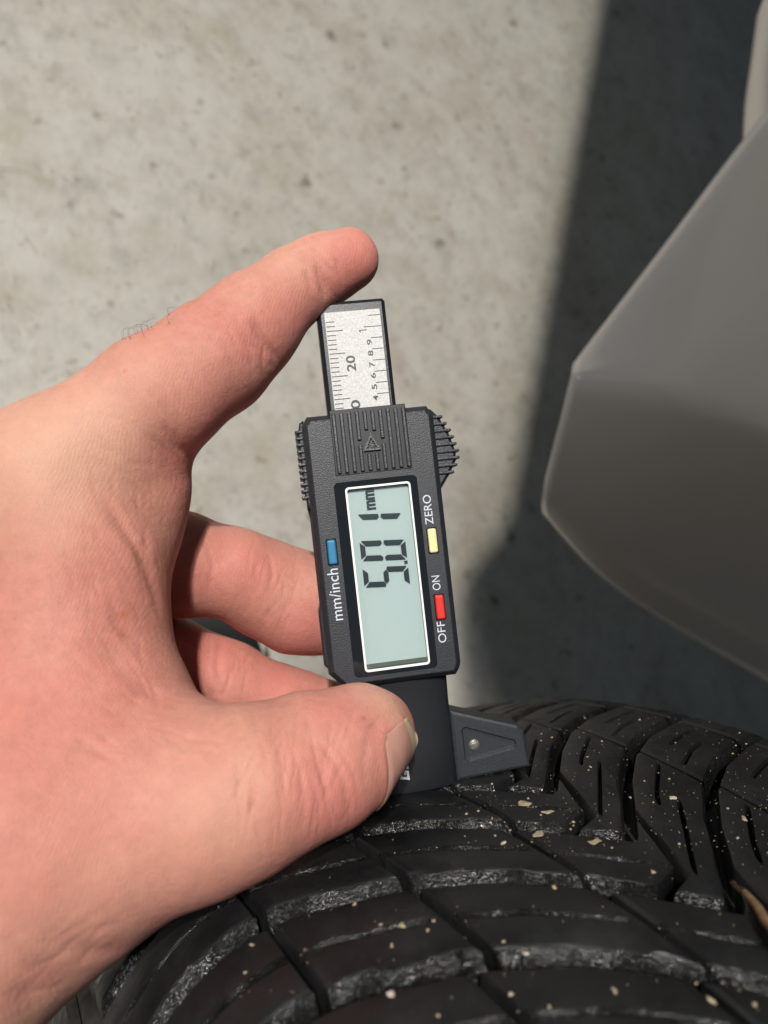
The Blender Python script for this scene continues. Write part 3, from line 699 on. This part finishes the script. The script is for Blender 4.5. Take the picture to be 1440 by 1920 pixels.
def fine_lines(n_, x0, x1, y0, y1, ang, spread, l0, l1, dp, wd_):
    for _ in range(n_):
        x, y = rw.uniform(x0, x1), rw.uniform(y0, y1); a_ = math.radians(ang+rw.gauss(0, spread)); l_ = rw.uniform(l0, l1)
        cx, cy = math.cos(a_)*l_/2, -math.sin(a_)*l_/2; bx, by = rw.uniform(-5, 5), rw.uniform(-5, 5)
        crease([(x-cx, y-cy), (x+bx, y+by), (x+cx, y+cy)], dp*rw.uniform(.6, 1.3), wd_, 0.10)
fine_lines(46, 440, 660, 1350, 1560, 82, 12, 50, 130, .16, .42)      # thumb knuckle
fine_lines(16, 560, 720, 1300, 1400, 25, 20, 30, 70, .10, .40)
fine_lines(22, 430, 530, 590, 720, -58, 14, 30, 80, .10, .42)         # index joint
fine_lines(16, 570, 640, 480, 560, -60, 12, 25, 60, .13, .40)
fine_lines(34, 170, 350, 760, 960, -45, 22, 40, 110, .08, .50)        # web of the index finger
fine_lines(34, 120, 300, 960, 1320, -62, 18, 50, 130, .07, .50)       # palm
fine_lines(20, 150, 420, 1280, 1420, -20, 20, 50, 120, .12, .50)
fine_lines(16, 470, 560, 1020, 1180, 75, 14, 30, 80, .13, .45)        # middle finger
fine_lines(14, 330, 470, 1180, 1290, 80, 14, 30, 80, .13, .45)
fine_lines(16, 20, 220, 1720, 1860, 30, 20, 40, 110, .10, .7)         # wrist
def spot(px, py, rad, arr, val):
    p = on_hand(px, py)
    if p is None: return
    d2 = ((co-p[0])**2).sum(1); np.maximum(arr, val*np.exp(-d2/(rad*MM)**2), out=arr)
for s_ in ((680, 500, 9, .75), (640, 520, 8, .6), (560, 600, 9, .6), (470, 640, 8, .45), (400, 800, 10, .55), (350, 850, 10, .55), (330, 720, 12, .2), (640, 1330, 8, .55), (690, 1370, 9, .4), (600, 1480, 10, .6), (640, 1530, 8, .6),
           (480, 1050, 11, .55), (570, 1190, 9, .7), (400, 1250, 10, .4), (520, 1290, 9, .6), (250, 1100, 12, .3), (150, 1330, 22, .30), (120, 1540, 25, .30), (340, 1440, 18, .1)): spot(s_[0], s_[1], s_[2], flush, s_[3])
for s_ in ((232, 1152, .9, .9), (230, 1190, .7, .8), (240, 1140, 1.6, .35), (682, 1347, .55, .85), (492, 585, .3, .9), (234, 696, .3, .7), (482, 612, 1.0, .25)): spot(s_[0], s_[1], s_[2], mark, s_[3])
# slow unevenness of flesh
ph = rng.uniform(0, 6.28, 6)
uw = sum(np.sin(co@k+p_) for k, p_ in zip(rng.normal(0, 260, (6, 3)), ph))
disp += 0.07*MM*uw
co += no*disp[:, None]; me2.vertices.foreach_set('co', co.ravel()); me2.update()
pale = np.zeros(nV)
for s_ in ((100, 850, 16, .75), (190, 820, 14, .7), (20, 880, 16, .6), (280, 690, 12, .35), (520, 500, 9, .3), (480, 1480, 13, .45), (400, 1540, 14, .45), (450, 990, 9, .35), (600, 1400, 6, .3), (735, 1330, 5, .5), (150, 1700, 18, .3)): spot(s_[0], s_[1], s_[2], pale, s_[3])
for nm, arr in (('flush', flush), ('mark', mark), ('pale', pale)):
    at_ = me2.attributes.new(nm, 'FLOAT', 'POINT'); at_.data.foreach_set('value', arr.astype(np.float32))
for p in me2.polygons: p.use_smooth = True
tag(hand, 'bare left hand holding the gauge, index finger on its slide, thumb on its stem', 'hand')
# thumb nail: a curved plate bedded on the tip of the thumb
Tt = np.array([0.80, 0.25, 0.54]); Nn = np.array([0.42, -0.50, -0.76]); Tt /= np.linalg.norm(Tt); Nn -= Tt*(Nn@Tt); Nn /= np.linalg.norm(Nn); Sd = np.cross(Tt, Nn)
ctr = PC(682, 1378, 155)
nu_, nv_ = 14, 30; V = []; F = []; Mi = []
rad = 9.3
def nail_pt(iu, iv, lift):
    v = -1+2*iv/nv_; ang = v*math.radians(57)-0.12
    u = iu/nu_
    Lq = -5.6 + u*(14.4 - 2.6*v*v) + (1.2*v*v+2.6*v**6)*(1-u)
    rr = rad+lift - (0.9*max(0, u-0.55)/0.45) - 0.25*(1-u)
    dr_ = Nn*math.cos(ang) + Sd*math.sin(ang); base = ctr+Tt*Lq
    o_ = Vector(to_loc(base+dr_*20)); e_ = Vector(to_loc(base)); h_ = bvh.ray_cast(o_, (e_-o_).normalized())
    if h_[0] is not None: rr = min(max(20-(h_[0]-o_).length/MM+lift*0.8, rad-2.2), rad+5.0) + 0.28*math.cos(v*1.5)
    return base + dr_*rr
for lift in (0.55, -0.3):
    for iu in range(nu_+1):
        for iv in range(nv_+1): V.append(nail_pt(iu, iv, lift))
w_ = nv_+1; half = (nu_+1)*w_
for iu in range(nu_):
    for iv in range(nv_):
        q = (iu*w_+iv, iu*w_+iv+1, (iu+1)*w_+iv+1, (iu+1)*w_+iv); F.append(q); Mi.append(1 if iu >= nu_-3 else 0)
        F.append(tuple(x+half for x in q[::-1])); Mi.append(0)
for iv in range(nv_):
    for iu in (0, nu_): q = (iu*w_+iv, iu*w_+iv+1, iu*w_+iv+1+half, iu*w_+iv+half); F.append(q); Mi.append(1 if iu else 0)
for iu in range(nu_):
    for iv in (0, nv_): q = (iu*w_+iv, (iu+1)*w_+iv, (iu+1)*w_+iv+half, iu*w_+iv+half); F.append(q); Mi.append(0)
me = bpy.data.meshes.new('thumbnail'); me.from_pydata(to_loc(np.array(V)).tolist(), [], F); me.update()
nl = link('thumbnail', me, ['nail', 'nail_edge'], hand, True); me.polygons.foreach_set('material_index', Mi)
bm = bmesh.new(); bm.from_mesh(me); bmesh.ops.recalc_face_normals(bm, faces=bm.faces); bm.to_mesh(me); bm.free()
# skin fold round the nail
bord = [nail_pt(0, iv, 0.2) for iv in range(nv_+1)] + [nail_pt(iu*0.5, iv, 0.2) for iu in range(2*nu_-6) for iv in (0, nv_)]
bd = to_loc(np.array(bord)); d2 = np.full(nV, 9.0)
for p in bd: d2 = np.minimum(d2, ((co-p)**2).sum(1))
co += no*(0.40*MM*np.exp(-d2/(1.3*MM)**2))[:, None]; me2.vertices.foreach_set('co', co.ravel()); me2.update()
# dark hairs on the first segment of the index finger
def tube(bm, pts, r0, r1, n=5):
    pts = [Vector(p) for p in pts]; lo_ = []
    for i, p in enumerate(pts):
        t = (pts[min(i+1, len(pts)-1)]-pts[max(i-1, 0)]).normalized(); a_ = t.orthogonal().normalized(); b_ = t.cross(a_)
        r = r0+(r1-r0)*i/(len(pts)-1)
        lo_.append([p+(a_*math.cos(2*math.pi*k/n)+b_*math.sin(2*math.pi*k/n))*r for k in range(n)])
    rings(bm, lo_)
for i in range(12):
    px_ = 225+random.random()*95; py_ = 480.0
    while py_ < 760 and on_hand(px_, py_) is None: py_ += 2
    h_ = on_hand(px_, py_+random.uniform(3, 12) if i < 10 else py_+random.uniform(15, 60))
    if h_ is None: continue
    p, nrm = h_; nrm = Vector(nrm)
    upw = (u_w*0.8 - r_w*0.5).normalized(); side = (r_w*random.uniform(0.2, 1.0)+u_w*random.uniform(-.1, .5)).normalized()
    ln = random.uniform(2.5, 6.0)*MM; pts = []
    for k in range(8):
        t = k/7; pts.append(Vector(p)+(upw*math.sin(t*2.2)*0.55+side*(t*t)*0.75+nrm*0.1*t)*ln)
    bm = bmesh.new(); tube(bm, pts, 0.032*MM, 0.014*MM, 4); bm_obj('hair_strand', bm, 'hair', hand, True)

# ------------------------------------------------------------------ car body panels beside the wheel
BC = PX(1300, 850, 340)
BO = Vector((TC.x, TC.y, 0))
def curve(pts, n):
    p = np.array(pts, float); m_ = len(p); out = []
    for t in np.linspace(0, m_-1, n):
        i = min(int(t), m_-2); f_ = t-i
        p0, p1, p2, p3 = p[max(i-1, 0)], p[i], p[i+1], p[min(i+2, m_-1)]
        out.append(0.5*((2*p1)+(-p0+p2)*f_+(2*p0-5*p1+4*p2-p3)*f_**2+(-p0+3*p1-3*p2+p3)*f_**3))
    return np.array(out)
ns = 26
rows = [  # long lines of the panel, left end to right end: (px, py, depth)
 [(1150, 690, 430), (1300, 520, 440), (1470, 300, 455), (1700, 40, 470), (2100, -300, 490)],
 [(1082, 680, 366), (1246, 462, 378), (1432, 214, 392), (1690, -90, 405), (2100, -480, 420)],
 [(1078, 688, 352), (1243, 480, 362), (1436, 240, 374), (1690, -40, 388), (2100, -400, 400)],
 [(1074, 700, 342), (1260, 620, 340), (1440, 540, 338), (1720, 430, 334), (2100, 300, 330)],
 [(1072, 704, 335), (1255, 716, 320), (1440, 764, 311), (1720, 842, 300), (2100, 940, 288)],
 [(1064, 732, 335), (1247, 758, 321), (1440, 812, 312), (1720, 896, 301), (2100, 1000, 289)],
 [(1042, 820, 344), (1210, 890, 342), (1440, 980, 340), (1720, 1080, 334), (2100, 1200, 326)],
 [(1017, 925, 358), (1150, 1040, 372), (1440, 1210, 390), (1720, 1360, 398), (2100, 1540, 402)],
 [(1020, 965, 374), (1160, 1110, 394), (1440, 1284, 418), (1720, 1450, 430), (2100, 1660, 440)],
 [(1090, 980, 430), (1230, 1110, 446), (1480, 1260, 466), (1740, 1420, 478), (2100, 1600, 490)]]
Gd = [curve([PC(*p) for p in r_], ns) for r_ in rows]
Gd = np.array(Gd); fine_rows = np.stack([np.stack([np.interp(np.linspace(0, 9, 91), np.arange(10), Gd[:, j, q]) for q in range(3)], 1) for j in range(ns)], 1)
for it in range(7): fine_rows[1:-1] = 0.25*fine_rows[:-2]+0.5*fine_rows[1:-1]+0.25*fine_rows[2:]
V = [tuple(W(*p)-BO) for row in fine_rows for p in row]; F = [(i*ns+j, i*ns+j+1, (i+1)*ns+j+1, (i+1)*ns+j) for i in range(90) for j in range(ns-1)]
me = bpy.data.meshes.new('bumper_corner'); me.from_pydata(V, [], F); me.update(); o = link('bumper_corner', me, 'paint', car, True)
sd = o.modifiers.new('thick', 'SOLIDIFY'); sd.thickness = 0.003; sd.offset = 0
# second panel at the upper right edge
pts = [(1432, 215, 400), (1436, 120, 404), (1448, 30, 408), (1460, -60, 412)]
bm = bmesh.new(); cu_ = curve([PC(*p) for p in pts], 14); vv = []
for q in cu_:
    vv.append([bm.verts.new(W(q[0]+dx, q[1]+dy, q[2]+dz)-BO) for dx, dy, dz in ((8, 0, 40), (0, 0, 6), (2, 0, 1), (10, 0, -3), (60, -4, -12), (120, -8, -8), (120, -8, 40))])
for a_, b_ in zip(vv[:-1], vv[1:]):
    for i in range(6): bm.faces.new((a_[i], a_[i+1], b_[i+1], b_[i]))
bm_obj('door_edge', bm, 'paint', car, True)
# added unseen stand-in for the wing, shaped to shade floor and corner
def above(px, py, h):
    f_ = floor_pt(px, py); d_ = KEY-f_; return f_+d_*(h/d_.z)
edge = [above(1190, -330, .50), above(1128, 0, .50), above(1040, 485, .50), above(955, 950, .505), above(930, 1005, .51), above(872, 1075, .515), above(852, 1150, .515), above(856, 1230, .515), above(864, 1290, .515), above(864, 1360, .515), above(885, 1480, .51), above(1000, 1680, .50), above(1300, 1880, .49), above(1800, 2050, .48)]
bm = bmesh.new(); prev = None
back = (r_w*1.0 + u_w*-0.06).normalized()
for i, p in enumerate(edge):
    sec = []
    for s_, up_ in ((0.001, -0.002), (-0.0, 0.0), (0.004, 0.008), (0.03, 0.016), (0.15, 0.03), (0.40, 0.035), (0.40, 0.0), (0.1, 0.002)):
        sec.append(bm.verts.new(p+back*s_+Vector((0, 0, 1))*up_-BO))
    if prev:
        for k in range(8): bm.faces.new((prev[k], prev[(k+1) % 8], sec[(k+1) % 8], sec[k]))
    prev = sec
bm_obj('wing_shade_blocker', bm, 'paint', car, True)

# ------------------------------------------------------------------ shoe on the floor, glimpsed between the fingers
toe = floor_pt(482, 1212); hd = (floor_pt(200, 1260)-toe); hd.z = 0; hd.normalize(); sdv = Vector((-hd.y, hd.x, 0))
shoe = empty('shoe', Matrix.Translation(toe+hd*0.12)); tag(shoe, 'dark shoe with a pale sole rim on the floor, glimpsed between the fingers', 'shoe')
def shoe_loft(name, levels, mat):
    bm = bmesh.new(); lo_ = []
    for z, grow, cut in levels:
        ring = []
        for k in range(40):
            t = 2*math.pi*k/40; x = math.cos(t); y = math.sin(t)
            lx = (0.145+grow)*x; wy = (0.047+grow)*y*(1-0.18*math.exp(-((x-0.1)/0.35)**2))*abs(math.cos(t*0.0))
            if cut: lx = lx*(1-cut)-0.0+cut*0.10*(-1)
            ring.append(-hd*0.12+hd*(0.145-lx)+sdv*wy*(1-cut*0.3)+Vector((0, 0, z)))
        lo_.append(ring)
    rings(bm, lo_); return bm_obj(name, bm, mat, shoe, True)
shoe_loft('sole', [(0.001, -0.003, 0), (0.006, 0, 0), (0.022, 0, 0), (0.026, -0.003, 0)], 'sole')
shoe_loft('upper', [(0.024, -0.005, 0), (0.04, -0.005, 0.02), (0.055, -0.012, 0.15), (0.075, -0.015, 0.42), (0.095, -0.016, 0.5), (0.096, -0.02, 0.5)], 'shoe')

# ------------------------------------------------------------------ debris on the tread
TMi = TM.inverted()
def tread_hit(px, py):
    """point on the outer tread surface under a photo point, found by marching along the line of sight"""
    d_ = (PX(px, py, 100)-CAM).normalized(); s_ = 0.06
    while s_ < 0.4:
        q = TMi @ (CAM+d_*s_); r = math.hypot(q.y, q.z)/MM; a_ = q.x/MM
        if abs(a_) < 93 and r < R_T-drop(a_)+0.1: return a_, math.atan2(q.y, q.z)*R_T
        s_ += 0.0004
    return None
def chip(name, px, py, size_px, mat, label, cat, flat=0.5, group=None, seed=0):
    ac = tread_hit(px, py)
    if ac is None: return
    rg = random.Random(seed); loc = TM @ Vector(surf(ac[0], ac[1], 0.0)); nrm = (TM.to_3x3() @ Vector((0, math.sin(ac[1]/R_T), math.cos(ac[1]/R_T)))).normalized()
    r = size_px*(0.28 if py < 1700 else 0.22)*((loc-CAM).length/MM)/FPX*MM
    bm = bmesh.new(); bmesh.ops.create_icosphere(bm, subdivisions=2, radius=1)
    st = rg.uniform(1.0, 1.5)
    for v in bm.verts: v.co = Vector((v.co.x*st+0.25*math.sin(5*v.co.y+seed), v.co.y/st+0.2*math.sin(4*v.co.x+seed*2), v.co.z*flat+0.25*flat*math.sin(3*v.co.x+seed)))*r*rg.uniform(0.8, 1.12)
    o = bm_obj(name, bm, mat)
    o.matrix_world = Matrix.Translation(loc+nrm*r*flat*0.6) @ nrm.to_track_quat('Z', 'Y').to_matrix().to_4x4() @ Matrix.Rotation(rg.uniform(0, 6), 4, 'Z')
    tag(o, label, cat, group)
chips = [('stone_chip', 1262, 1497, 20, 'stone_white', 'pale pinkish angular stone chip on the far right tread block', 'stone chip', .35),
 ('leaf_fragment', 1010, 1564, 34, 'leaf', 'largest pale dry leaf flake on the tread right of the foot', 'leaf flake', .12),
 ('leaf_fragment', 984, 1508, 40, 'leaf', 'dry leaf shred on the block just below the gauge foot wing', 'leaf flake', .10),
 ('leaf_fragment', 1028, 1524, 26, 'leaf', 'narrow tan seed husk lying below the shred near the foot wing', 'leaf flake', .22),
 ('leaf_fragment', 1115, 1578, 32, 'leaf', 'brownish leaf flake beside the short split in the tread', 'leaf flake', .12),
 ('stone_chip', 943, 1582, 16, 'stone_white', 'small pale chip left of the largest leaf flake', 'stone chip', .5),
 ('stone_chip', 1224, 1637, 13, 'stone', 'yellowish grain standing alone in the second worn edge', 'stone chip', .8),
 ('stone_chip', 1039, 1667, 13, 'stone', 'round yellowish grain on the broad middle block', 'stone chip', .8),
 ('leaf_fragment', 754, 1737, 26, 'leaf', 'olive seed husk on the block below the thumb', 'leaf flake', .3),
 ('stone_chip', 802, 1745, 13, 'stone', 'orange grain right of the olive seed husk', 'stone chip', .7),
 ('stone_chip', 735, 1775, 17, 'stone', 'reddish brown crumb below the olive seed husk', 'stone chip', .5),
 ('stone_chip', 665, 1697, 13, 'stone', 'tan grain on the tread edge nearest the thumb', 'stone chip', .7),
 ('stone_chip', 472, 1772, 15, 'stone', 'tan crumb on the shoulder block below the hand', 'stone chip', .6),
 ('stone_chip', 733, 1866, 28, 'stone_white', 'largest blurred pale crumb near the bottom of the tread', 'stone chip', .5),
 ('stone_chip', 958, 1866, 18, 'stone_white', 'blurred pale crumb right of the largest one at the bottom', 'stone chip', .5),
 ('stone_chip', 1152, 1858, 20, 'stone', 'blurred brown crumb near the bottom, right of centre', 'stone chip', .5),
 ('stone_chip', 1333, 1878, 26, 'stone', 'broad brown crumb in the lower right corner', 'stone chip', .4),
 ('stone_chip', 1414, 1886, 18, 'stone', 'reddish crumb at the lower right edge of the picture', 'stone chip', .5),
 ('stone_chip', 1396, 1537, 18, 'stone', 'tan crumb on the far right block near the twig', 'stone chip', .5),
 ('stone_chip', 986, 1790, 18, 'stone_white', 'pinkish crumb on the thick worn edge at centre', 'stone chip', .5)]
for i, (nm, px_, py_, sz, mt, lb, ct, fl_) in enumerate(chips): chip(nm, px_, py_, sz, mt, lb, ct, fl_, 'debris on the tread', 100+i)
bm = bmesh.new(); rg = random.Random(5)
for i in range(560):
    if i < 430: px_, py_ = rg.uniform(860, 1440), rg.uniform(1335, 1600)
    else: px_, py_ = rg.uniform(420, 1440), rg.uniform(1480, 1915)
    ac = tread_hit(px_, py_)
    if ac is None: continue
    q = Vector(surf(ac[0], ac[1], 0.0)); r = (rg.uniform(0.05, 0.12) if rg.random() < .9 else rg.uniform(.2, .32))*MM
    ret = bmesh.ops.create_icosphere(bm, subdivisions=1, radius=r, matrix=Matrix.Translation(q+Vector((0, 0, r*0.4))) @ Matrix.Diagonal((rg.uniform(.7, 1.5), rg.uniform(.7, 1.3), .7, 1)))
gr = bm_obj('grit', bm, 'stone'); gr.matrix_world = TM; tag(gr, 'fine pale grit scattered over the tread blocks', 'grit', kind='stuff')
# twig
bm = bmesh.new(); ac1, ac2 = tread_hit(1392, 1662), tread_hit(1438, 1760)
p0 = TM @ Vector(surf(*ac1, -1.0)); p1 = TM @ Vector(surf(*ac2, 3.0)); dv = p1-p0
tw = [p0-p0+dv*t+Vector((0, 0, 0.0006))*math.sin(t*5) for t in (-.25, .1, .5, 1.0, 1.6)]
tube(bm, tw, 0.6*MM, 0.95*MM, 8); o = bm_obj('twig', bm, 'twig', None, True); o.location = p0; tag(o, 'short tan brown twig wedged in the tread at the right edge', 'twig')
